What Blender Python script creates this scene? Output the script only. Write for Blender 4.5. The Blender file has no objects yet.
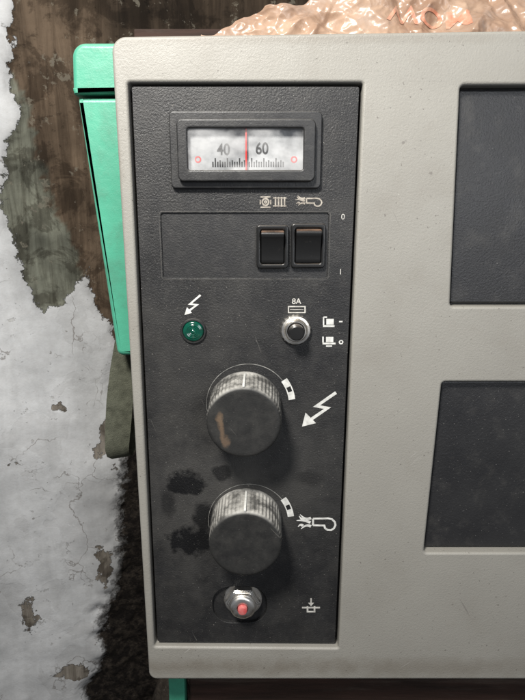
import bpy, bmesh, math, random
from mathutils import Vector, Matrix, noise
from mathutils.bvhtree import BVHTree
random.seed(4)
S=0.01            # every length below is in centimetres
scene=bpy.context.scene
scene.view_settings.view_transform='Standard'
scene.view_settings.look='None'
scene.view_settings.exposure=0
COL=scene.collection

# ---------- camera (30 cm in front of the control panel, tipped down) ----------
D=30.0; PITCH=math.radians(13.4); FPX=526.0
cd=bpy.data.cameras.new("camera"); cam=bpy.data.objects.new("camera",cd); COL.objects.link(cam)
cam.location=(0,-D*S,0); cam.rotation_euler=(math.radians(90)-PITCH,0,0)
cd.sensor_fit='VERTICAL'; cd.sensor_height=36; cd.sensor_width=27; cd.lens=36*FPX/700
cd.clip_start=0.005; cd.clip_end=50
scene.camera=cam

def pt(a,b,y=0.0):
    """photo measurement -> (X,Z) in cm on the upright plane at depth y"""
    u=(a-262.5)/FPX; v=(350-b)/FPX
    den=math.cos(PITCH)+v*math.sin(PITCH)
    t=(D+y)/den
    return (u*t, t*(-math.sin(PITCH)+v*math.cos(PITCH)))
def pts(l,y=0.0): return [pt(a,b,y) for a,b in l]
def sc(b,y=0.0):
    v=(350-b)/FPX
    return (D+y)/(math.cos(PITCH)+v*math.sin(PITCH))/FPX

# ---------- materials ----------
def surf(name,base,var=None,vscale=.5,vlo=.35,vhi=.65,rough=.5,rough2=None,metal=0,bumps=(),dust=None,updust=None,blobs=(),specks=None,spec=.5,wall=False,coat=0,stretch=(1,1,1),scuffs=None,patch=.35):
    m=bpy.data.materials.new(name); m.use_nodes=True
    nt=m.node_tree; nd=nt.nodes; lk=nt.links
    b=nd["Principled BSDF"]
    geo=nd.new("ShaderNodeNewGeometry")
    mp=nd.new("ShaderNodeVectorMath"); mp.operation='MULTIPLY'; mp.inputs[1].default_value=(100*stretch[0],100*stretch[1],100*stretch[2])
    lk.new(geo.outputs["Position"],mp.inputs[0]); P=mp.outputs[0]
    def noi(s,detail=4,rough_=.55,dist=0,vec=None):
        n=nd.new("ShaderNodeTexNoise"); n.inputs["Scale"].default_value=s; n.inputs["Detail"].default_value=detail
        n.inputs["Roughness"].default_value=rough_; n.inputs["Distortion"].default_value=dist
        lk.new(vec or P,n.inputs["Vector"]); return n.outputs["Fac"]
    def rng(x,lo,hi,a=0,bb=1):
        r=nd.new("ShaderNodeMapRange"); r.inputs[1].default_value=lo; r.inputs[2].default_value=hi
        r.inputs[3].default_value=a; r.inputs[4].default_value=bb; lk.new(x,r.inputs[0]); return r.outputs[0]
    def mop(op,x,y):
        r=nd.new("ShaderNodeMath"); r.operation=op; lk.new(x,r.inputs[0])
        if isinstance(y,(int,float)): r.inputs[1].default_value=y
        else: lk.new(y,r.inputs[1])
        return r.outputs[0]
    def mul(x,y): return mop('MULTIPLY',x,y)
    def mix(f,a,bb,bt='MIX'):
        x=nd.new("ShaderNodeMix"); x.data_type='RGBA'; x.blend_type=bt
        if isinstance(f,(int,float)): x.inputs[0].default_value=f
        else: lk.new(f,x.inputs[0])
        for s,i in ((a,6),(bb,7)):
            if isinstance(s,tuple): x.inputs[i].default_value=(*s,1)
            else: lk.new(s,x.inputs[i])
        return x.outputs[2]
    def strv(x,y,z):
        s_=nd.new("ShaderNodeVectorMath"); s_.operation='MULTIPLY'; s_.inputs[1].default_value=(x,y,z); lk.new(P,s_.inputs[0]); return s_.outputs[0]
    col=None; hgt=None
    if wall:
        def at(n):
            a=nd.new("ShaderNodeAttribute"); a.attribute_name=n; return a
        A,B=at("ColA"),at("ColB")
        f=mop('ADD',A.outputs["Alpha"],rng(noi(1.1,8,.68),.2,.8,-.22,.22))
        f=rng(f,.485,.515)
        fl=rng(noi(.20,7,.55,.5),.54,.555); fl2=rng(noi(.9,9,.7),.64,.655)
        ca=mix(mul(fl,.30),A.outputs["Color"],mix(1,A.outputs["Color"],(.74,.73,.72),'MULTIPLY'))
        ca=mix(mul(fl2,.35),ca,mix(1,ca,(.55,.52,.46),'MULTIPLY'))
        ca=mix(mul(rng(noi(1,6,.6,.3,strv(.45,.45,.07)),.45,.75),.5),ca,mix(1,ca,(.62,.62,.61),'MULTIPLY'))
        # hairline cracks
        vo=nd.new("ShaderNodeTexVoronoi"); vo.feature='DISTANCE_TO_EDGE'; vo.inputs["Scale"].default_value=.14
        wv=nd.new("ShaderNodeVectorMath"); wv.operation='ADD'; lk.new(P,wv.inputs[0])
        nc=nd.new("ShaderNodeTexNoise"); nc.inputs["Scale"].default_value=.5; nc.inputs["Detail"].default_value=6; lk.new(P,nc.inputs["Vector"])
        ns=nd.new("ShaderNodeVectorMath"); ns.operation='SCALE'; ns.inputs["Scale"].default_value=4; lk.new(nc.outputs["Color"],ns.inputs[0]); lk.new(ns.outputs[0],wv.inputs[1]); lk.new(wv.outputs[0],vo.inputs["Vector"])
        crack=mul(rng(vo.outputs["Distance"],.003,.009,1,0),rng(noi(.2,4),.48,.55))
        ca=mix(mul(crack,.6),ca,(.09,.08,.07))
        sv=strv(1.2,1.2,.09)
        cb=mix(mul(rng(noi(1,8,.7,.6,sv),.40,.60),.75),B.outputs["Color"],mix(1,B.outputs["Color"],(.34,.32,.30),'MULTIPLY'))
        cb=mix(mul(rng(noi(.35,9,.68,.4),.50,.56),.75),cb,mix(1,cb,(.38,.36,.34),'MULTIPLY'))
        cb=mix(mul(rng(noi(.8,8,.7),.60,.63),.45),cb,(.13,.12,.095))
        col=mix(f,ca,cb)
        col=mix(1,col,mix(rng(noi(2.5,8,.65),.3,.7),(.92,.91,.90),(1.03,1.03,1.03)),'MULTIPLY')
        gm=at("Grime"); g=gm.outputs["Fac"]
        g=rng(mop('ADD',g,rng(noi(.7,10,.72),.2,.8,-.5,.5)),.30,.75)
        col=mix(g,col,mix(rng(noi(1.5,8,.7),.45,.68),(.010,.008,.007),(.055,.045,.036)))  # near-black colour paints the shade of the gap beside the casing
        hgt=mop('ADD',mop('ADD',mul(f,-1.0),mul(fl,-.08)),mop('ADD',mul(fl2,-.2),mul(g,rng(noi(1.4,8,.7),.3,.7,-3,3))))
    elif var: col=mix(rng(noi(vscale,8,.62),vlo,vhi),base,var)
    if col is None:
        rgb=nd.new("ShaderNodeRGB"); rgb.outputs[0].default_value=(*base,1); col=rgb.outputs[0]
    if dust:
        for (c,s,lo,hi,amt) in (dust if isinstance(dust,list) else [dust]):
            col=mix(mul(rng(noi(s,10,.7),lo,hi),amt),col,c)
    for (cx,cz,rx,rz,c,st,*soft) in blobs:
        a=nd.new("ShaderNodeVectorMath"); a.operation='SUBTRACT'; lk.new(P,a.inputs[0]); a.inputs[1].default_value=(cx,0,cz)
        d=nd.new("ShaderNodeVectorMath"); d.operation='MULTIPLY'; lk.new(a.outputs[0],d.inputs[0]); d.inputs[1].default_value=(1/rx,0,1/rz)
        l=nd.new("ShaderNodeVectorMath"); l.operation='LENGTH'; lk.new(d.outputs[0],l.inputs[0])
        ad=mop('ADD',l.outputs["Value"],rng(noi(1.0 if rx>.3 else 2.4,5 if rx>.3 else 8,.6),0.2,.8,-.7,.7))
        w=soft[0] if soft else .22
        col=mix(rng(ad,1-w,1+w,st,0),col,c)
    if scuffs:
        for (c,ang,s,lo,hi,amt) in scuffs:
            rt=nd.new("ShaderNodeVectorRotate"); rt.rotation_type='Y_AXIS'; rt.inputs["Angle"].default_value=ang; lk.new(P,rt.inputs["Vector"])
            st=nd.new("ShaderNodeVectorMath"); st.operation='MULTIPLY'; st.inputs[1].default_value=(s,1,s*.05); lk.new(rt.outputs[0],st.inputs[0])
            f=mul(mul(rng(noi(1,2,.5,0,st.outputs[0]),lo,hi),rng(noi(.25,3,.5),.5,.6)),amt); col=mix(f,col,c)
    if updust:
        c,lo,hi,amt=updust
        sx=nd.new("ShaderNodeSeparateXYZ"); lk.new(geo.outputs["Normal"],sx.inputs[0])
        f=mul(mul(rng(sx.outputs[2],lo,hi),rng(noi(1.1,7,.62),.38,.60,patch,1)),amt); col=mix(f,col,c)
    if specks:
        for (c,s,lo,hi,amt) in specks: col=mix(mul(rng(noi(s,2,.5),lo,hi),amt),col,c)
    lk.new(col,b.inputs["Base Color"])
    b.inputs["Metallic"].default_value=metal; b.inputs["Specular IOR Level"].default_value=spec
    if rough2 is None: b.inputs["Roughness"].default_value=rough
    else: lk.new(rng(noi(vscale*2,6,.6),.3,.7,rough,rough2),b.inputs["Roughness"])
    if coat: b.inputs["Coat Weight"].default_value=coat; b.inputs["Coat Roughness"].default_value=.08
    prev=None
    if hgt is not None:
        bp=nd.new("ShaderNodeBump"); bp.inputs["Strength"].default_value=1; bp.inputs["Distance"].default_value=.09*S
        lk.new(hgt,bp.inputs["Height"]); prev=bp.outputs[0]
    for (s,dist,det) in bumps:
        bp=nd.new("ShaderNodeBump"); bp.inputs["Strength"].default_value=1; bp.inputs["Distance"].default_value=dist*S
        lk.new(noi(s,det,.6),bp.inputs["Height"])
        if prev: lk.new(prev,bp.inputs["Normal"])
        prev=bp.outputs[0]
    if prev: lk.new(prev,b.inputs["Normal"])
    return m

def BL(a,b,ra,rb,c,st,*s): 
    x,z=pt(a,b); k=sc(b); return (x,z,ra*k,rb*k,c,st,*s)
GR=(.135,.118,.095)
CASE=surf("case_grey_paint",(.238,.230,.206),(.215,.207,.185),.25,.3,.7,rough=.46,rough2=.56,bumps=[(8,.016,3),(22,.010,2)],
  specks=[((.09,.08,.07),5,.69,.74,.7),((.45,.44,.41),9,.72,.78,.4),((.1,.09,.08),1.3,.76,.79,.6)],dust=[((.16,.14,.115),.12,.52,.8,.4),((.18,.165,.14),1.1,.58,.8,.35)],
  scuffs=[((.12,.11,.1),.5,6,.73,.77,.5),((.42,.41,.39),-.9,7,.74,.78,.4)],
  blobs=[BL(200,664,110,7,GR,.6,.8),BL(122,600,14,60,GR,.5,.8),BL(116,160,5,90,GR,.45,.8),BL(300,40,160,4,GR,.4,.8),BL(430,665,120,9,GR,.5,.8)])
DK=(.0030,.0030,.0033)
PANEL=surf("panel_black_grained",(.0105,.0105,.011),(.0155,.0155,.016),.35,.35,.65,rough=.42,rough2=.55,spec=.40,bumps=[(9,.030,2),(20,.014,2)],
  dust=[((.075,.072,.066),1.6,.52,.85,.35),((.050,.048,.044),.28,.45,.7,.45)],
  specks=[((.32,.31,.28),12,.69,.74,.6),((.2,.18,.16),5,.72,.76,.55)],
  blobs=[BL(205,500,56,62,(.058,.056,.052),.55,.7),BL(300,470,44,60,(.045,.044,.041),.45,.7),BL(180,370,30,50,(.04,.039,.036),.4,.7),
    BL(187,484,20,13,DK,1,.16),BL(193,541,22,15,DK,1,.16),BL(222,473,10,7,DK,.85,.25),BL(168,503,7,16,DK,.65,.3),BL(204,518,9,17,DK,.9,.25),BL(310,478,12,8,DK,.5,.4)],
  scuffs=[((.12,.115,.105),.35,8,.71,.75,.5)])
GLOSSBLK=surf("black_plastic",(.011,.011,.012),(.016,.016,.016),.8,rough=.38,rough2=.5,bumps=[(12,.010,2)],dust=((.12,.115,.105),1.4,.55,.85,.35),updust=((.2,.19,.17),.3,.9,.3))
RECESS=surf("recess_dark",(.010,.010,.011),(.014,.014,.014),.6,rough=.5,bumps=[(10,.02,2)],dust=((.08,.075,.07),1.5,.5,.85,.35))
COVER=surf("cover_charcoal",(.011,.011,.012),(.016,.016,.0165),.22,rough=.4,rough2=.5,bumps=[(8,.020,2),(20,.010,2)],dust=[((.10,.095,.085),.6,.52,.85,.35)],specks=[((.3,.29,.27),11,.71,.76,.4)])
SWFRAME=surf("switch_frame_black",(.008,.008,.008),rough=.32,updust=((.09,.075,.06),.35,.9,.6),dust=((.10,.09,.08),2.5,.6,.85,.3))
SWITCH=surf("switch_black",(.008,.008,.008),rough=.30,bumps=[(6,.003,2)],updust=((.17,.105,.07),.45,.95,.8),dust=((.10,.09,.08),2.5,.6,.85,.35),patch=.15)
KN=dict(vscale=1.0,rough=.52,rough2=.64,bumps=[(11,.010,3)],dust=[((.055,.052,.047),1.2,.47,.8,.45)],
  updust=((.42,.41,.38),.2,1.0,.9),patch=.18,specks=[((.3,.29,.27),10,.73,.77,.2)],scuffs=[((.13,.125,.115),.7,6,.71,.75,.5)],spec=.4)
KNOB=surf("knob_black",(.011,.011,.011),(.018,.018,.017),**KN)
kx,kz=pt(221,426,-2.6)
KNOBS=surf("knob_black_scratched",(.011,.011,.011),(.018,.018,.017),
  blobs=[(kx-.06,kz+.35,.17,.5,(.13,.088,.055),.75,.4),(kx+.05,kz-.35,.13,.5,(.12,.08,.05),.7,.4),(kx+.25,kz-.95,.2,.28,(.115,.077,.05),.7,.4)],**KN)
INK=surf("print_ink",(.50,.49,.45),(.30,.29,.27),3,rough=.6)
INKDIM=surf("print_ink_worn",(.36,.33,.28),(.16,.14,.12),3,rough=.6)
INKLINE=surf("print_ink_faint",(.07,.066,.06),(.025,.025,.024),2,rough=.6)
INKARC=surf("print_ink_arc",(.30,.295,.275),(.09,.09,.085),2,rough=.6)
INKW=surf("print_ink_white",(.62,.62,.59),(.40,.40,.38),3,rough=.6)
CHROME=surf("chrome",(.86,.84,.80),(.50,.47,.42),1.6,rough=.24,rough2=.45,metal=1,bumps=[(5,.008,4)])
GREENLENS=surf("green_lens",(.0,.06,.036),(.0,.035,.022),4,rough=.15,spec=.6,coat=.4)
RED=surf("red_button",(.42,.06,.06),(.5,.16,.15),3,rough=.4)
NEEDLE=surf("red_needle",(.50,.02,.015),rough=.4)
DIAL=surf("dial_card",(.44,.45,.455),(.17,.175,.18),.45,.35,.65,rough=.4,dust=((.10,.10,.10),1.6,.5,.75,.4))
BLACKINK=surf("dial_ink",(.005,.005,.005),rough=.6)
GREEN=surf("mint_green_paint",(.055,.285,.185),(.045,.23,.15),.3,rough=.38,rough2=.52,bumps=[(10,.008,2),(1,.03,2)],dust=[((.05,.09,.06),.5,.5,.8,.55),((.12,.2,.15),3,.6,.8,.35)],updust=((.25,.36,.28),.3,.9,.3))
STRAP=surf("olive_webbing",(.085,.088,.065),(.05,.052,.038),2,rough=.9,bumps=[(14,.04,2)],spec=.15)
WALL=surf("plaster",(1,1,1),wall=True,rough=.92,spec=.12,bumps=[(.6,.05,6),(6,.015,4)],specks=[((.08,.07,.06),1.6,.74,.78,.6),((.05,.045,.04),4,.74,.78,.5)])
BOARD=surf("board_wood",(.045,.025,.019),(.020,.013,.010),1.2,.35,.65,rough=.8,spec=.2,bumps=[(3,.06,6)],dust=((.09,.075,.06),1.3,.52,.75,.6),stretch=(.12,1,1))
BAGINK=surf("bag_print",(.40,.15,.09),(.44,.27,.19),1.2,rough=.4)
DIRT=surf("dirt",(.045,.038,.031),(.016,.013,.011),.9,rough=.95,spec=.1,bumps=[(2,.3,8)],specks=[((.22,.2,.17),1.6,.68,.72,.8)])
BAG=surf("peach_film",(.46,.33,.24),(.24,.14,.09),.25,.38,.62,rough=.24,rough2=.38,bumps=[(1.2,.05,3)],dust=((.55,.48,.42),.5,.50,.7,.5))
nt=BAG.node_tree; bs=nt.nodes["Principled BSDF"]; tr=nt.nodes.new("ShaderNodeBsdfTranslucent"); tr.inputs[0].default_value=(.6,.36,.24,1)
mx=nt.nodes.new("ShaderNodeMixShader"); mx.inputs[0].default_value=.25; nt.links.new(bs.outputs[0],mx.inputs[1]); nt.links.new(tr.outputs[0],mx.inputs[2])
nt.links.new(mx.outputs[0],nt.nodes["Material Output"].inputs[0])

def clear_mat():
    m=bpy.data.materials.new("clear_plastic"); m.use_nodes=True; nt=m.node_tree; nt.nodes.clear()
    o=nt.nodes.new("ShaderNodeOutputMaterial"); t=nt.nodes.new("ShaderNodeBsdfTransparent"); g=nt.nodes.new("ShaderNodeBsdfGlossy")
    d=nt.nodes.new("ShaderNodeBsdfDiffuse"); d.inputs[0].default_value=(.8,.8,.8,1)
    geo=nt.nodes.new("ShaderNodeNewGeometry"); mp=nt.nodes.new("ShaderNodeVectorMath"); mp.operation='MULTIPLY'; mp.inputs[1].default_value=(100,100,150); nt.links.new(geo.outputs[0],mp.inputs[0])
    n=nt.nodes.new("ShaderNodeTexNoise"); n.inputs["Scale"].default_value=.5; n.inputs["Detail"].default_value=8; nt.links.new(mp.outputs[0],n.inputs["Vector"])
    r=nt.nodes.new("ShaderNodeMapRange"); r.inputs[1].default_value=.45; r.inputs[2].default_value=.65; r.inputs[3].default_value=.0; r.inputs[4].default_value=.16; nt.links.new(n.outputs["Fac"],r.inputs[0])  # pale noise patches paint uneven glare onto the clear window
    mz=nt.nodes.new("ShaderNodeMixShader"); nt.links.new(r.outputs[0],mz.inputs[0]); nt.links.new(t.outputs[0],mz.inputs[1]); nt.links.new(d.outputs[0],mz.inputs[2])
    g.inputs["Roughness"].default_value=.12; mx=nt.nodes.new("ShaderNodeMixShader"); mx.inputs[0].default_value=.05
    nt.links.new(mz.outputs[0],mx.inputs[1]); nt.links.new(g.outputs[0],mx.inputs[2]); nt.links.new(mx.outputs[0],o.inputs[0]); return m
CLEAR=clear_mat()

# ---------- object helpers ----------
WL={}
def empty(name,loc,label,category,**kw):
    o=bpy.data.objects.new(name,None); COL.objects.link(o); o.empty_display_size=.02
    o.location=Vector(loc)*S; WL[o.name]=Vector(loc)*S
    o["label"]=label; o["category"]=category
    for k,v in kw.items(): o[k]=v
    return o
def finish(name,bm,mat,parent=None,angle=32,wn=False,label=None,category=None,kind=None,recalc=True):
    if recalc: bmesh.ops.recalc_face_normals(bm,faces=bm.faces)
    me=bpy.data.meshes.new(name)
    co=[v.co for v in bm.verts]
    lo=Vector([min(c[i] for c in co) for i in range(3)]); hi=Vector([max(c[i] for c in co) for i in range(3)])
    c=(lo+hi)/2
    for v in bm.verts: v.co=(v.co-c)*S
    for f in bm.faces: f.smooth=True
    bm.to_mesh(me); bm.free()
    me.set_sharp_from_angle(angle=math.radians(angle))
    for m in (mat if isinstance(mat,list) else [mat]): me.materials.append(m)
    o=bpy.data.objects.new(name,me); COL.objects.link(o)
    w=c*S; WL[o.name]=w
    if parent: o.parent=parent; o.location=w-WL[parent.name]
    else: o.location=w
    if wn:
        md=o.modifiers.new("wn",'WEIGHTED_NORMAL'); md.keep_sharp=True
    if label: o["label"]=label
    if category: o["category"]=category
    if kind: o["kind"]=kind
    return o
def curve_bm(outl,y0,y1,b,res=3):
    cu=bpy.data.curves.new("tmp",'CURVE'); cu.dimensions='2D'; cu.fill_mode='BOTH'
    T=y1-y0
    cu.extrude=max(T/2-b,0.0001); cu.bevel_depth=b; cu.bevel_resolution=res; cu.offset=-b
    for l in outl:
        s=cu.splines.new('POLY'); s.points.add(len(l)-1); s.use_cyclic_u=True
        for i,(x,z) in enumerate(l): s.points[i].co=(x,z,0,1)
    o=bpy.data.objects.new("tmp",cu); COL.objects.link(o)
    bpy.context.view_layer.update()
    me=bpy.data.meshes.new_from_object(o.evaluated_get(bpy.context.evaluated_depsgraph_get()))
    bpy.data.objects.remove(o); 
    bm=bmesh.new(); bm.from_mesh(me); bpy.data.meshes.remove(me)
    yc=(y0+y1)/2
    for v in bm.verts: v.co=Vector((v.co.x,yc-v.co.z,v.co.y))
    bmesh.ops.remove_doubles(bm,verts=bm.verts,dist=.0008)
    return bm
def plate(name,outl,y0,y1,b,mat,parent=None,**k):
    return finish(name,curve_bm(outl,y0,y1,b),mat,parent,wn=True,**k)
def rpoly(c,r,n=6):
    out=[];L=len(c)
    rr=r if isinstance(r,(list,tuple)) else [r]*L
    for i in range(L):
        p=Vector(c[i]); a=(Vector(c[i-1])-p); b=(Vector(c[(i+1)%L])-p); R=rr[i]
        if R<=0: out.append(tuple(p)); continue
        an=a.angle(b); d=R/math.tan(an/2); d=min(d,a.length*.49,b.length*.49); R=d*math.tan(an/2)
        a.normalize(); b.normalize()
        ctr=p+(a+b).normalized()*(R/math.sin(an/2))
        s=(p+a*d-ctr); e=(p+b*d-ctr)
        t0=math.atan2(s.y,s.x); t1=math.atan2(e.y,e.x); dt=(t1-t0+math.pi)%(2*math.pi)-math.pi
        for j in range(n+1):
            t=t0+dt*j/n; out.append((ctr.x+R*math.cos(t),ctr.y+R*math.sin(t)))
    return out
def rect(a0,b0,a1,b1,r,y=0.0):
    """rectangle upright on the panel: centre column taken at mid height"""
    bm_=(b0+b1)/2
    xl=pt(a0,bm_,y)[0]; xr=pt(a1,bm_,y)[0]; zt=pt(262,b0,y)[1]; zb=pt(262,b1,y)[1]
    return rpoly([(xl,zt),(xr,zt),(xr,zb),(xl,zb)],r)
def lathe_bm(cx,cz,prof,seg=64,flute=None,bm=None):
    bm=bm or bmesh.new(); rings=[]
    for k,(r,y) in enumerate(prof):
        if r<1e-5: rings.append([bm.verts.new((cx,y,cz))]); continue
        ring=[]
        for i in range(seg):
            t=2*math.pi*i/seg
            q=r*(flute(t,k) if flute else 1)
            ring.append(bm.verts.new((cx+q*math.cos(t),y,cz+q*math.sin(t))))
        rings.append(ring)
    for A,B in zip(rings,rings[1:]):
        if len(A)==1 and len(B)==1: continue
        for i in range(seg):
            j=(i+1)%seg
            if len(A)==1: bm.faces.new((A[0],B[i],B[j]))
            elif len(B)==1: bm.faces.new((A[i],A[j],B[0]))
            else: bm.faces.new((A[i],A[j],B[j],B[i]))
    return bm
def lathe(name,cx,cz,prof,mat,parent,seg=64,flute=None,angle=32):
    return finish(name,lathe_bm(cx,cz,prof,seg,flute),mat,parent,angle=angle)
def stroke(bm,P,w,y,closed=False):
    """ribbon along P (cm), mitred"""
    P=[Vector(p) for p in P]; n=len(P); L=[];R=[]
    for i in range(n):
        a=P[i-1] if (i>0 or closed) else None; b=P[(i+1)%n] if (i<n-1 or closed) else None
        d1=(P[i]-a).normalized() if a is not None else None; d2=(b-P[i]).normalized() if b is not None else None
        if d1 is None: d1=d2
        if d2 is None: d2=d1
        n1=Vector((-d1.y,d1.x)); n2=Vector((-d2.y,d2.x)); m=(n1+n2)
        if m.length<1e-4: m=n1
        m.normalize(); k=1/max(m.dot(n1),.45)
        ww=(w(i/(n-1)) if callable(w) else w)
        L.append(bm.verts.new((P[i].x+m.x*ww/2*k,y,P[i].y+m.y*ww/2*k))); R.append(bm.verts.new((P[i].x-m.x*ww/2*k,y,P[i].y-m.y*ww/2*k)))
    for i in range(n if closed else n-1):
        j=(i+1)%n; bm.faces.new((L[i],L[j],R[j],R[i]))
def poly(bm,P,y): bm.faces.new([bm.verts.new((x,y,z)) for x,z in P])
def face_out(bm):
    for f in bm.faces:
        f.normal_update()
        if f.normal.y>0: f.normal_flip()
class Icon:
    def __init__(s,y=-.012): s.bm=bmesh.new(); s.y=y; s.k=0; s.py=0
    def ny(s): s.k+=1; return s.y-s.k*.003
    def line(s,l,w,closed=False,taper=False):
        k=sc(l[0][1]); ww=(lambda t:w*k*(1-.8*t**1.7)) if taper else w*k
        stroke(s.bm,[pt(*q) for q in l],ww,s.ny(),closed)
    def fill(s,l): poly(s.bm,[pt(*q) for q in l],s.ny())
    def circ(s,a,b,r,w,t0=0,t1=360,n=28):
        x,z=pt(a,b); k=sc(b); cl=(t1-t0)>=360
        l=[(x+r*k*math.cos(math.radians(t0+(t1-t0)*i/n)),z+r*k*math.sin(math.radians(t0+(t1-t0)*i/n))) for i in range(n if cl else n+1)]
        stroke(s.bm,l,w*k,s.ny(),cl)
    def done(s,name,mat,parent): 
        face_out(s.bm)
        return finish(name,s.bm,mat,parent,recalc=False)
def text_bm(body,x,z,h,y,wid=1,rot=0,bold=0):
    cu=bpy.data.curves.new("tmp",'FONT'); cu.body=body; cu.align_x='CENTER'; cu.align_y='CENTER'; cu.size=h/.7; cu.offset=bold
    o=bpy.data.objects.new("tmp",cu); COL.objects.link(o); bpy.context.view_layer.update()
    me=bpy.data.meshes.new_from_object(o.evaluated_get(bpy.context.evaluated_depsgraph_get())); bpy.data.objects.remove(o)
    bm=bmesh.new(); bm.from_mesh(me); bpy.data.meshes.remove(me)
    c,s=math.cos(rot),math.sin(rot)
    for v in bm.verts:
        a=v.co.x*wid; b=v.co.y
        v.co=Vector((x+a*c-b*s,y,z+a*s+b*c))
    face_out(bm)
    return bm
def text(name,body,a,b,hpx,y,mat,parent,wid=1,bold=0):
    x,z=pt(a,b,y); return finish(name,text_bm(body,x,z,hpx*sc(b,y),y,wid,0,bold),mat,parent,recalc=False)

def box_bm(x0,x1,y0,y1,z0,z1,bev=.1,bm=None):
    bm=bm or bmesh.new()
    r=bmesh.ops.create_cube(bm,size=1)
    for v in r['verts']: v.co=Vector(((x0+x1)/2+v.co.x*(x1-x0),(y0+y1)/2+v.co.y*(y1-y0),(z0+z1)/2+v.co.z*(z1-z0)))
    if bev: bmesh.ops.bevel(bm,geom=[e for e in bm.edges if all(v in r['verts'] for v in e.verts)],offset=bev,segments=3,affect='EDGES',profile=.5)
    return bm

# =====================================================================
# MACHINE
# =====================================================================
ZB=pt(150,677)[1]; ZT=pt(262,36)[1]
mach=empty("machine",(10,5,ZB),"grey electrical heater unit with black control panel and two knobs","machine")
FY=-.22
XR=33.0
xl=pt(112,40)[0]
outer=rpoly([(xl,ZT-.08),(XR,ZT+.45),(XR,ZB+.0),(xl-.02,ZB)],[.75,.75,.75,.55],8)
opn=rpoly(pts([(128.5,83.5),(362.5,83.5),(338,646),(155,644.5)]),.14)
cov1=rpoly(pts([(459,86),(700,85),(664,306),(449,306)]),.22)
cov2=rpoly(pts([(441,381),(660,381),(620,551),(423,551)]),.22)
plate("front_frame",[outer,opn,cov1,cov2],FY,1.2,.17,CASE,mach)
finish("case_body",box_bm(xl+.25,XR-.25,1.22,11.5,ZB+.25,ZT-.3,.3),CASE,mach,wn=True)
plate("inner_backing",[rpoly([(xl+.5,ZT-.5),(XR-.5,ZT-.5),(XR-.5,ZB+.5),(xl+.5,ZB+.5)],.1)],.75,1.15,.02,RECESS,mach)
def cover(c,l,t,bt):
    (x0,z0),(x1,z1),(x2,z2),(x3,z3)=c
    return rpoly([(x0+l,z0-t),(x1-l,z1-t),(x2-l,z2+bt),(x3+l,z3+bt)],.16)
plate("cover_panel",[cover(pts([(459,86),(700,85),(664,306),(449,306)]),.12,.08,.1)],.36,.73,.12,COVER,mach)
plate("cover_panel",[cover(pts([(441,381),(660,381),(620,551),(423,551)]),.12,.08,.1)],.30,.73,.12,COVER,mach)

# ---- control panel
pout=rpoly(pts([(131.5,86.5),(359.5,86.5),(335,642.5),(157.5,641.5)]),.12)
labh=rect(162,213,328,278,.14)
x0,z0=pt(239.5,605); k=sc(605)
ov=rpoly([(x0-27*k,z0+21*k),(x0+27.5*k,z0+21*k),(x0+27.5*k,z0-21*k),(x0-27*k,z0-21*k)],1.25,14)
panel=plate("control_panel",[pout,labh,ov],0,.35,.035,PANEL,mach)
plate("label_recess",[rect(159,210,331,281,.1)],.09,.34,.01,RECESS,mach)
plate("button_recess",[[(x0+(x-x0)*1.06,z0+(z-z0)*1.06) for x,z in ov]],.25,.34,.01,RECESS,mach)
ic=Icon(); 
l=rect(160.5,211.5,329.5,279.5,.18); stroke(ic.bm,l,.035,-.012,True); ic.done("printed_outline",INKLINE,mach)

# ---- meter
meter=empty("meter",(pt(246,150)[0],-.3,pt(246,150)[1]),"","")
del meter["label"]; del meter["category"]
meter.parent=mach; meter.location=WL[meter.name]-WL[mach.name]
win=rect(187.5,128,303.5,170,.12,-.6)
plate("bezel_flange",[rect(170,111,321.5,188.5,.25,-.25),rect(182,123,309,175,.2,-.25)],-.28,.0,.07,GLOSSBLK,meter)
plate("bezel",[rect(177,118.5,315.5,181.5,.3,-.6),win],-.62,-.1,.09,GLOSSBLK,meter)
plate("dial_card",[rect(180,121,311,179,.1,-.2)],-.14,-.105,.01,DIAL,meter)
Y=-.152
bm=bmesh.new()
for i in range(30):
    a=213+i*2.42
    h=8.5 if i%5==1 else (6.5 if i%5 in(3,) else 5)
    x,z=pt(a,167.0,Y); kk=sc(167,Y)
    bm.faces.new([bm.verts.new(q) for q in ((x-.035,Y,z),(x+.035,Y,z),(x+.035,Y,z+h*kk),(x-.035,Y,z+h*kk))])
finish("scale_ticks",bm,BLACKINK,meter,recalc=False)
text("numeral","40",223.5,150,10.8,Y-.002,BLACKINK,meter,.85,.014)
text("numeral","60",262,149,10.8,Y-.002,BLACKINK,meter,.85,.014)
for a in (198,294):
    x,z=pt(a,159.5,Y); bm=bmesh.new()
    stroke(bm,[(x+.14*math.cos(t*.5236),z+.14*math.sin(t*.5236)) for t in range(12)],.07,Y,True); finish("red_mark",bm,NEEDLE,meter,recalc=False)
xa,za=pt(246,126,-.3); xb,zb=pt(246,173,-.3)
finish("needle",box_bm(xa-.045,xa+.045,-.36,-.30,zb,za,.01),NEEDLE,meter)
plate("window",[rect(185,126,306,172,.1,-.5)],-.50,-.46,.005,CLEAR,meter)

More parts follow.
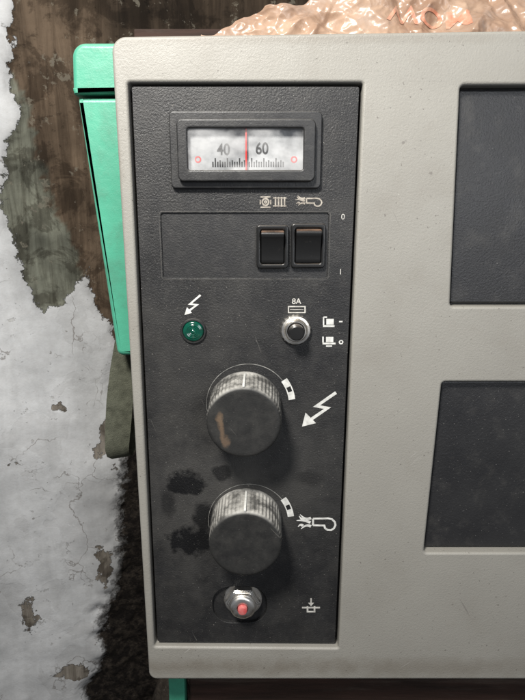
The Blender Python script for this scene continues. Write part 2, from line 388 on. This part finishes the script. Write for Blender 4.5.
# ---- rocker switches
def rocker(a0,b0,a1,b1):
    c=pt((a0+a1)/2,(b0+b1)/2)
    sw=bpy.data.objects.new("rocker_switch",None); COL.objects.link(sw); sw.empty_display_size=.01
    WL[sw.name]=Vector((c[0],0,c[1]))*S; sw.parent=mach; sw.location=WL[sw.name]-WL[mach.name]
    o=rect(a0,b0,a1,b1,.2,-.12); h=rect(a0+4.2,b0+4.6,a1-4.2,b1-4.5,.12,-.12)
    plate("switch_frame",[o,h],-.19,.10,.08,SWFRAME,sw)
    xs=[p[0] for p in h]; zs=[p[1] for p in h]
    X0,X1=min(xs)+.04,max(xs)-.04; Z0,Z1=min(zs)+.04,max(zs)-.04; H=Z1-Z0
    prof=[(Z1,.05),(Z1-.02,-.42),(Z1-.06,-.52),(Z1-.15,-.60),(Z1-.26,-.61)]
    for i in range(1,12):
        t=i/12; prof.append((Z1-.26-(H-.36)*t,-.61+.44*math.sin(t*math.pi/2)**.9))
    prof+=[(Z0+.04,-.16),(Z0,-.12),(Z0,.05)]
    bm=bmesh.new(); A=[bm.verts.new((X0,y,z)) for z,y in prof]; B=[bm.verts.new((X1,y,z)) for z,y in prof]
    bm.faces.new(A); bm.faces.new(B[::-1])
    for i in range(len(prof)): j=(i+1)%len(prof); bm.faces.new((A[i],B[i],B[j],A[j]))
    bmesh.ops.recalc_face_normals(bm,faces=bm.faces)
    bmesh.ops.bevel(bm,geom=[e for e in bm.edges if len(e.link_faces)==2 and e.calc_face_angle()>1.2],offset=.025,segments=2,affect='EDGES')
    finish("rocker",bm,SWITCH,sw,angle=45)
rocker(256.5,225,288.5,268.5); rocker(291,223.5,325.5,268)

# ---- symbols
def lightning(nm,P,tri,w,mat):
    ic=Icon(); ic.line(P,w); ic.fill(tri); ic.done(nm,mat,mach)
lightning("printed_lightning_symbol",[(200.5,295),(190,304),(197,304.8),(188,311.5)],[(184.5,315),(187,307),(192,312.8)],2.0,INKW)
lightning("printed_lightning_symbol",[(336,392.5),(316.5,406),(327.5,408),(310,420)],[(302,426.5),(305.5,412.5),(316,423)],3.3,INKW)
def burner(cx,cy,s,mat):
    ic=Icon(); f=lambda a,b:(cx+a*s,cy+b*s); w=2.0*s
    ic.line([f(-3,-4.5),f(7,-4.6),f(12,-4.8),f(16,-3.9),f(18.8,-1.1),f(19.4,2),f(17.9,5.2),f(15,7),f(11.5,6.8),f(9,5),f(8.3,2.4),f(-3,2.2)],w,closed=False)
    ic.line([f(-3,2.2),f(-3,-4.5)],w)
    def tongue(x0,y0,L,c,tip):
        n=12; l=[]
        for i in range(n+1):
            t=i/n; l.append(f(x0-L*t, y0+c*math.sin(t*math.pi)*1.6+tip*t*t))
        ic.line(l,3.0*s,taper=True)
    tongue(-5,-5.2,11,.9,-3.6); tongue(-5.5,-.8,14,-.9,-1.8); tongue(-5,3.2,10,-.9,2.6); tongue(-11.5,-5.2,5.5,.8,-2.2); tongue(-13,2.6,5,-.8,1.0)
    ic.done("printed_burner_symbol",mat,mach)
burner(316,523,1.0,INKW); burner(308.5,201.5,.68,INKDIM)
ic=Icon(); ic.circ(265.5,202,3.2,1.6); ic.circ(265.5,202,1,1.2)
for q in ([(260.5,197),(270.5,197)],[(260.5,207.2),(270.5,207.2)],[(260.3,200),(260.3,204.5)],[(270.7,200),(270.7,204.5)]): ic.line(q,1.3)
ic.done("printed_fan_symbol",INKDIM,mach)
ic=Icon()
for i in range(4): ic.line([(275.5+i*3,197),(275.5+i*3,207)],1.5)
ic.line([(273,198),(286.5,198)],1); ic.line([(273,206),(286.5,206)],1); ic.done("printed_radiator_symbol",INKDIM,mach)
text("printed_numeral","0",343,217,5.5,-.012,INK,mach); text("printed_numeral","1",340.5,272,5.5,-.012,INK,mach)
text("printed_numeral","8A",296.5,301.5,5.6,-.012,INK,mach,1,.006)
ic=Icon(); ic.line([(288.5,306.5),(305,306.5),(305,312.5),(288.5,312.5)],1.2,True); ic.line([(290,309.5),(303.5,309.5)],.6); ic.done("printed_fuse_symbol",INK,mach)
ic=Icon(); ic.line([(323,326),(334.5,326)],1.9); ic.fill([(326.3,324.5),(333.7,324.5),(333.7,318.8),(326.3,318.8)]); ic.line([(323.5,325),(323.5,317)],1.4); ic.line([(323.5,317),(327,317)],1.3)
ic.line([(339,321.5),(342.5,321.5)],1.4); ic.done("printed_push_symbol",INKW,mach)
ic=Icon(); ic.line([(322.5,343.5),(335.5,343.5)],1.9); ic.fill([(326,342),(333.3,342),(333.3,336.8),(326,336.8)]); ic.line([(323,342.5),(323,336.6)],1.4); ic.line([(326,346),(332,346)],1.5)
ic.circ(341,342,1.7,1.2); ic.done("printed_push_symbol",INKW,mach)
ic=Icon(); ic.line([(302,607.5),(320,607.5)],1.9); ic.line([(307.5,606),(307.5,611.5),(314.5,611.5),(314.5,606)],1.7); ic.line([(311,598),(311,603)],1.5); ic.fill([(308,602.5),(314,602.5),(311,606)])
ic.done("printed_push_symbol",INK,mach)

# ---- indicator lamp
def node(name,a,b):
    c=pt(a,b); e=bpy.data.objects.new(name,None); COL.objects.link(e); e.empty_display_size=.01
    WL[e.name]=Vector((c[0],0,c[1]))*S; e.parent=mach; e.location=WL[e.name]-WL[mach.name]; return e,c[0],c[1]
e,x,z=node("indicator_lamp",193.5,331); k=sc(331)
lathe("lamp_ring",x,z,[(13*k,.01),(13*k,-.06),(12.3*k,-.12),(11*k,-.13),(10.3*k,-.06),(10*k,.01)],GLOSSBLK,e,48)
prof=[(10.4*k,-.02),(10.2*k,-.14),(9.2*k,-.2),(8*k,-.215)]
for i,r in enumerate((7.2,6.4,5.6,4.8,4.0,3.2,2.4,1.6)): prof.append((r*k,-.225-.01*i-(.03 if i%2 else 0)))
prof.append((0,-.33))
lathe("lens",x,z,prof,GREENLENS,e,48,angle=50)

# ---- breaker push button
e,x,z=node("breaker_button",295.5,329.5); k=sc(331)
def fl(n,d,ks): return lambda t,kk: 1-d*(.5+.5*math.cos(n*t)) if kk in ks else 1
lathe("locking_ring",x,z,[(15.6*k,.01),(15.8*k,-.10),(15.3*k,-.22),(14*k,-.30),(12*k,-.33),(11*k,-.30),(10.5*k,-.22)],CHROME,e,120,fl(20,.05,(0,1,2)))
lathe("collar",x,z,[(10.8*k,-.05),(10.6*k,-.50),(9.8*k,-.56),(8.8*k,-.56),(8.4*k,-.46)],CHROME,e,48)
lathe("button_cap",x,z,[(8.0*k,-.2),(7.8*k,-1.0),(7.4*k,-1.1),(6.2*k,-1.15),(0,-1.16)],SWFRAME,e,48)

# ---- knobs
def knob(a,b,r,h,ringc,mat,R0):
    e,x,z=node("control_knob",a,b)
    N=54
    r0=r
    prof=[(r0*1.02,.0),(r0*1.02,-.12),(r0*1.0,-.16),(r0*1.0,-.3),(r0*.988,-h*.5),(r0*.972,-h+.26),(r0*.962,-h+.16),(r0*.945,-h+.08),(r0*.915,-h+.02),(r0*.87,-h-.005),(r0*.8,-h),(r0*.5,-h+.01),(0,-h+.015)]
    def flu(t,kk):
        c=math.cos(N*t)*.5+.5
        if kk in (3,4,5): return 1-.018*c*(1-.15*math.cos(3*t))
        if kk==6: return 1-.010*c
        return 1
    lathe("knob_body",x,z,prof,mat,e,N*8,flu,angle=40)
    bmp=box_bm(x-.065,x+.065,-h+.04,-.25,z+r0*.95,z+r0*1.014,.02)
    finish("pointer",bmp,INKW,e)
    rx,rz=pt(*ringc); kk=sc(ringc[1])
    def arc(bm,R,t0,t1,w,y,n=60):
        stroke(bm,[(rx+R*math.cos(math.radians(t0+(t1-t0)*i/n)),rz+R*math.sin(math.radians(t0+(t1-t0)*i/n))) for i in range(n+1)],w,y)
    bm=bmesh.new(); arc(bm,R0,36,190,lambda t:.045*(1-.5*t),-.012); face_out(bm)
    finish("printed_arc",bm,INKARC,e,recalc=False)
    bm=bmesh.new(); arc(bm,R0+.10,7,36,.40,-.015,12); face_out(bm)
    finish("printed_scale",bm,INKW,e,recalc=False)
    bm=bmesh.new(); 
    arcw=[(rx+(R0+.10)*math.cos(math.radians(t)),rz+(R0+.10)*math.sin(math.radians(t))) for t in (18,20,23,25)]
    stroke(bm,arcw,.26,-.024); face_out(bm)
    finish("scale_mark",bm,BLACKINK,e,recalc=False)
knob(245.3,407,36.2*sc(403),2.65,(248.5,404.5),KNOBS,42*sc(404))
knob(246.5,521,35.2*sc(519),2.55,(249,521),KNOB,40.5*sc(521))

# ---- chrome button with red tip
e,x,z=node("reset_button",243,600); k=sc(600)
lathe("washer",x,z,[(19.5*k,.26),(19.5*k,.12),(18.8*k,.06),(12*k,.05)],CHROME,e,56)
bm=lathe_bm(x,z,[(17.5*k,.2),(17.5*k,-.38),(15.8*k,-.48),(10*k,-.48)],6)
bmesh.ops.bevel(bm,geom=[ed for ed in bm.edges],offset=.05,segments=2,affect='EDGES')
finish("hex_nut",bm,CHROME,e)
lathe("threaded_collar",x,z,[(12.5*k,-.2),(12.5*k,-.52),(11.9*k,-.56),(12.5*k,-.60),(11.9*k,-.64),(12.4*k,-.68),(11.6*k,-.80),(9.5*k,-.86),(5.6*k,-.84),(5.2*k,-.6)],CHROME,e,56,angle=60)
lathe("button_cap",x,z,[(4.8*k,-.5),(4.7*k,-.98),(4.0*k,-1.08),(2.2*k,-1.11),(0,-1.11)],RED,e,36)

# ---- green side shell
gy=1.6
g1=rpoly(pts([(73,44),(140,44),(140,94),(74.5,95)],gy),[.75,.1,.1,.05],8)
plate("green_side_cap",[g1],gy-.3,gy+3.4,.28,GREEN,mach)
g2=rpoly(pts([(77,97),(150,97),(150,356),(117,356)],gy),[.1,.1,.1,.4],6)
plate("green_side_shell",[g2],gy,gy+3.2,.3,GREEN,mach)
def ribbon(name,path,wpx,y0,mat,parent,thick=.18):
    bm=bmesh.new(); prev=None
    for (a,b,yy,w) in path:
        x,z=pt(a,b,yy); w=w*sc(b,yy)/2
        cur=[bm.verts.new((x-w,yy,z)),bm.verts.new((x+w,yy+.5,z)),bm.verts.new((x+w,yy+.5+thick,z)),bm.verts.new((x-w,yy+thick,z))]
        if prev:
            for i in range(4): bm.faces.new((prev[i],prev[(i+1)%4],cur[(i+1)%4],cur[i]))
        else: bm.faces.new(cur)
        prev=cur
    bm.faces.new(prev[::-1])
    bmesh.ops.subdivide_edges(bm,edges=bm.edges,cuts=1,smooth=.3)
    return finish(name,bm,mat,parent,angle=50)
ribbon("carrying_strap",[(126,340,3,22),(122,370,2.8,24),(119,400,2.6,25),(117,430,2.5,24),(116,450,2.4,22),(117,457,2.6,20),(121,459,3.1,18),(127,450,3.6,18),(131,420,3.8,16)],22,3,STRAP,mach)
plate("green_base_bracket",[rpoly(pts([(168,672),(184,672),(186,730),(170,730)],2.5),.1)],2.5,4,.1,GREEN,mach)

# =====================================================================
# SURROUNDINGS
# =====================================================================
def inpoly(x,z,P):
    c=False;n=len(P)
    for i in range(n):
        x1,z1=P[i];x2,z2=P[i-1]
        if (z1>z)!=(z2>z) and x<(x2-x1)*(z-z1)/(z2-z1)+x1: c=not c
    return c
def pdist(x,z,P):
    d=1e9;p=Vector((x,z))
    for i in range(len(P)):
        a=Vector(P[i-1]);b=Vector(P[i]);ab=b-a
        t=max(0,min(1,(p-a).dot(ab)/ab.length_squared)); d=min(d,(p-a-ab*t).length)
    return d
def sd(x,z,P): return pdist(x,z,P)*(1 if inpoly(x,z,P) else -1)
WY=12.5
brown=pts([(22,-60),(600,-60),(600,120),(170,240),(118,345),(106,322),(96,296),(84,270),(70,300),(50,312),(32,280),(14,215),(10,165),(26,120),(16,60)],WY)
olive=pts([(20,80),(34,110),(44,170),(60,215),(84,262),(84,300),(70,330),(30,330),(0,215),(0,100)],WY)
dark=pts([(122,345),(170,330),(190,780),(60,780),(88,690),(106,630),(114,590),(120,540),(118,480)],WY)  # outline of the shaded gap beside the casing, painted into the wall
chips=[(pt(62,402,WY),.35,.2),(pt(38,600,WY),.6,1.2),(pt(20,455,WY),.3,.2),(pt(108,440,WY),.5,1.6),(pt(74,660,WY),1.2,.8),(pt(104,560,WY),.8,1.4),(pt(20,690,WY),1.4,.5)]
def sm(x,a,b):
    t=max(0,min(1,(x-a)/(b-a))); return t*t*(3-2*t)
bm=bmesh.new(); cA=bm.verts.layers.float_color.new("ColA"); cB=bm.verts.layers.float_color.new("ColB"); cG=bm.verts.layers.float.new("Grime")
X0,X1,Z0,Z1=-34,38,-56,26; NX,NZ=300,360
xsn=[X0+(X1-X0)*((i/NX)**1.6) for i in range(NX+1)]
grid=[]
def c4(c,a=1): return (max(c.x,.006),max(c.y,.006),max(c.z,.006),a)
for j in range(NZ+1):
    row=[]; z=Z0+(Z1-Z0)*j/NZ
    for x in xsn:
        q=Vector((x*.35,z*.35,0)); nn=noise.fractal(q,1,2,5); n2=noise.fractal(q*3.1+Vector((7,3,1)),1,2,5); n3=noise.fractal(q*.45+Vector((2,9,4)),1,2,4)
        xx=x+nn*.7; zz=z+n2*.4
        d=sd(xx,zz,brown)
        e=sm(d,-.06,.12)
        ch=-9
        for (c,rx,rz) in chips:
            r=math.hypot((xx-c[0])/rx,(zz-c[1])/rz); ch=max(ch,(1.1-r+n2*.7)*min(rx,rz))
        m=max(d,ch)
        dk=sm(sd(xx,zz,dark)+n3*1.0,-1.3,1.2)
        pl=Vector((.365,.372,.378))*(1+.28*n3+.05*nn)
        pl=pl*(1-math.exp(-(min(d,0)/.5)**2)*.2)
        br=Vector((.070,.051,.035))*(1+.4*nn)
        br=br*(1-.6*sm(x+z*.0,-13.2,-10.5))          # brown gets darker to the right, behind the unit
        gr=Vector((.098,.102,.082))*(1+.5*nn+.25*n2)
        rr=br.lerp(gr,sm(sd(xx+n2*.5,zz,olive)+nn*.4,-.12,.12))
        if ch>d: rr=Vector((.19,.172,.148))
        base=WY+ (x+12)*.22 if x<-8 else WY+.88+(x+8)*.05
        y=base+e*.2+nn*.10+dk*(.8+nn*.3)
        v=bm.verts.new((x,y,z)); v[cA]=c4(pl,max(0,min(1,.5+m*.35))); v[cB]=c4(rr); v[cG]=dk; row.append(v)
    grid.append(row)
for j in range(NZ):
    for i in range(NX): bm.faces.new((grid[j][i],grid[j][i+1],grid[j+1][i+1],grid[j+1][i]))
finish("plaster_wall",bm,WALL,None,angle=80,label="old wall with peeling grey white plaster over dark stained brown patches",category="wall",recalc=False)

finish("wooden_plank",box_bm(-8.2,1,7.2,10.6,ZT+.1,ZT+2.7,.12),BOARD,None,label="dark brown wooden plank lying on top of the machine",category="plank",wn=True)

# ---- thin film bag: broad flat creases
bx0,bx1=-3.6,22
rc=random.Random(5)
PL=[]
for i in range(46):
    an=rc.gauss(.35,.8); cx=bx0+(bx1-bx0)*(i+.5)/46+rc.uniform(-.5,.5); cz=ZT+rc.uniform(.4,4.0)
    PL.append((math.sin(an),math.cos(an),cx,cz,rc.uniform(.3,.85)*rc.choice((-1,1,1)),rc.uniform(.4,1.3)))
def bag_off(x,z):
    s=0
    for (nx,nz,cx,cz,a,w) in PL:
        dx=x-cx
        if abs(dx)>4: continue
        d=abs(dx*nx+(z-cz)*nz); along=abs(dx*nz-(z-cz)*nx)
        s+=a*max(0,1-d/w)*max(0,1-along/3.2)
    q=Vector((x*.8,z*1.1,1.7))
    return s+.25*(1-2*abs(noise.noise(q)))+.10*(1-2*abs(noise.noise(q*2.4)))
bm=bmesh.new(); G=[]; NU,NV=420,80
for j in range(NV+1):
    row=[]
    for i in range(NU+1):
        x=bx0+(bx1-bx0)*i/NU
        top=ZT+1.5+1.5*sm(x,-3.6,1)+2.2*sm(x,1,7)+.35*noise.noise(Vector((x*.5,0,5)))+.15*noise.noise(Vector((x*1.9,3,5)))
        lo_=ZT-.06+.5*max(0,(x-xl)/(XR-xl)); t=j/NV
        z=lo_+(top-lo_)*t
        o_=bag_off(x,z)*min(1,t*4+.2)
        row.append(bm.verts.new((x,3.6+(z-ZT)*.45-o_*.6,z+.2*o_*math.sin(math.pi*t))))
    G.append(row)
for j in range(NV):
    for i in range(NU): bm.faces.new((G[j][i],G[j][i+1],G[j+1][i+1],G[j+1][i]))
bk=[]
for j in (0,NV):
    bk.append([bm.verts.new((v.co.x,11,v.co.z-(.9 if j else 0))) for v in G[j]])
for i in range(NU):
    bm.faces.new((G[NV][i],G[NV][i+1],bk[1][i+1],bk[1][i])); bm.faces.new((G[0][i],G[0][i+1],bk[0][i+1],bk[0][i])); bm.faces.new((bk[0][i],bk[0][i+1],bk[1][i+1],bk[1][i]))
bvh=BVHTree.FromBMesh(bm)
bag=finish("plastic_bag",bm,BAG,None,angle=60,label="crinkled peach plastic bag with reddish lettering lying on the machine",category="bag")
x,z=pt(432,11,4.0)
tb=text_bm("MOW",x,z,1.0,0,1.3,math.radians(174),.02)
bmesh.ops.triangulate(tb,faces=tb.faces[:])
for _ in range(4):
    long=[e for e in tb.edges if e.calc_length()>.09]
    if long: bmesh.ops.subdivide_edges(tb,edges=long,cuts=1); bmesh.ops.triangulate(tb,faces=tb.faces[:])
for v in tb.verts:
    v.co.z+=.06*math.sin(v.co.x*2.2)
    h=bvh.ray_cast(Vector((v.co.x,-5,v.co.z)),Vector((0,1,0)))
    v.co.y=(h[0].y if h[0] else 4.5)-.04
finish("printed_lettering",tb,BAGINK,bag,recalc=False)

finish("wooden_bench",box_bm(pt(190,690,3)[0],34,2.6,12,ZB-9,ZB-.55,.2),BOARD,None,wn=True,label="dark reddish brown wooden board the machine stands on",category="bench")
finish("rubber_foot",box_bm(0,1.5,4,5.5,ZB-.56,ZB+.3,.1),SWFRAME,mach)
bm=bmesh.new(); n=170; g=[]
for j in range(n+1):
    row=[]
    for i in range(n+1):
        x=-45+80*i/n; y=-40+60*j/n
        q=Vector((x*.35,y*.35,0)); hz=-54+1.2*noise.fractal(q*.6,1,2,4)
        m=math.exp(-((x+8)/5)**2-((y-10)/5)**2)
        hz+=m*(13.5+2.2*noise.fractal(q*2,1,2,6))
        row.append(bm.verts.new((x,y,hz)))
    g.append(row)
for j in range(n):
    for i in range(n): bm.faces.new((g[j][i],g[j][i+1],g[j+1][i+1],g[j+1][i]))
finish("ground",bm,DIRT,None,kind="structure",angle=80)

# ---------- light ----------
w=bpy.data.worlds.new("World"); scene.world=w; w.use_nodes=True
w.node_tree.nodes["Background"].inputs[0].default_value=(.88,.92,1,1); w.node_tree.nodes["Background"].inputs[1].default_value=.20
def area(name,loc,target,size,power,col):
    l=bpy.data.lights.new(name,'AREA'); l.shape='DISK'; l.size=size*S; l.energy=power; l.color=col
    o=bpy.data.objects.new(name,l); COL.objects.link(o); o.location=Vector(loc)*S
    o.rotation_euler=(Vector(target)-Vector(loc)).to_track_quat('-Z','Y').to_euler(); return o
area("key_lamp",(-15,-39,39),(-1,0,-8),12,9.0,(1,.965,.91))
area("fill_lamp",(30,-60,10),(5,0,-10),30,1.6,(.92,.95,1))
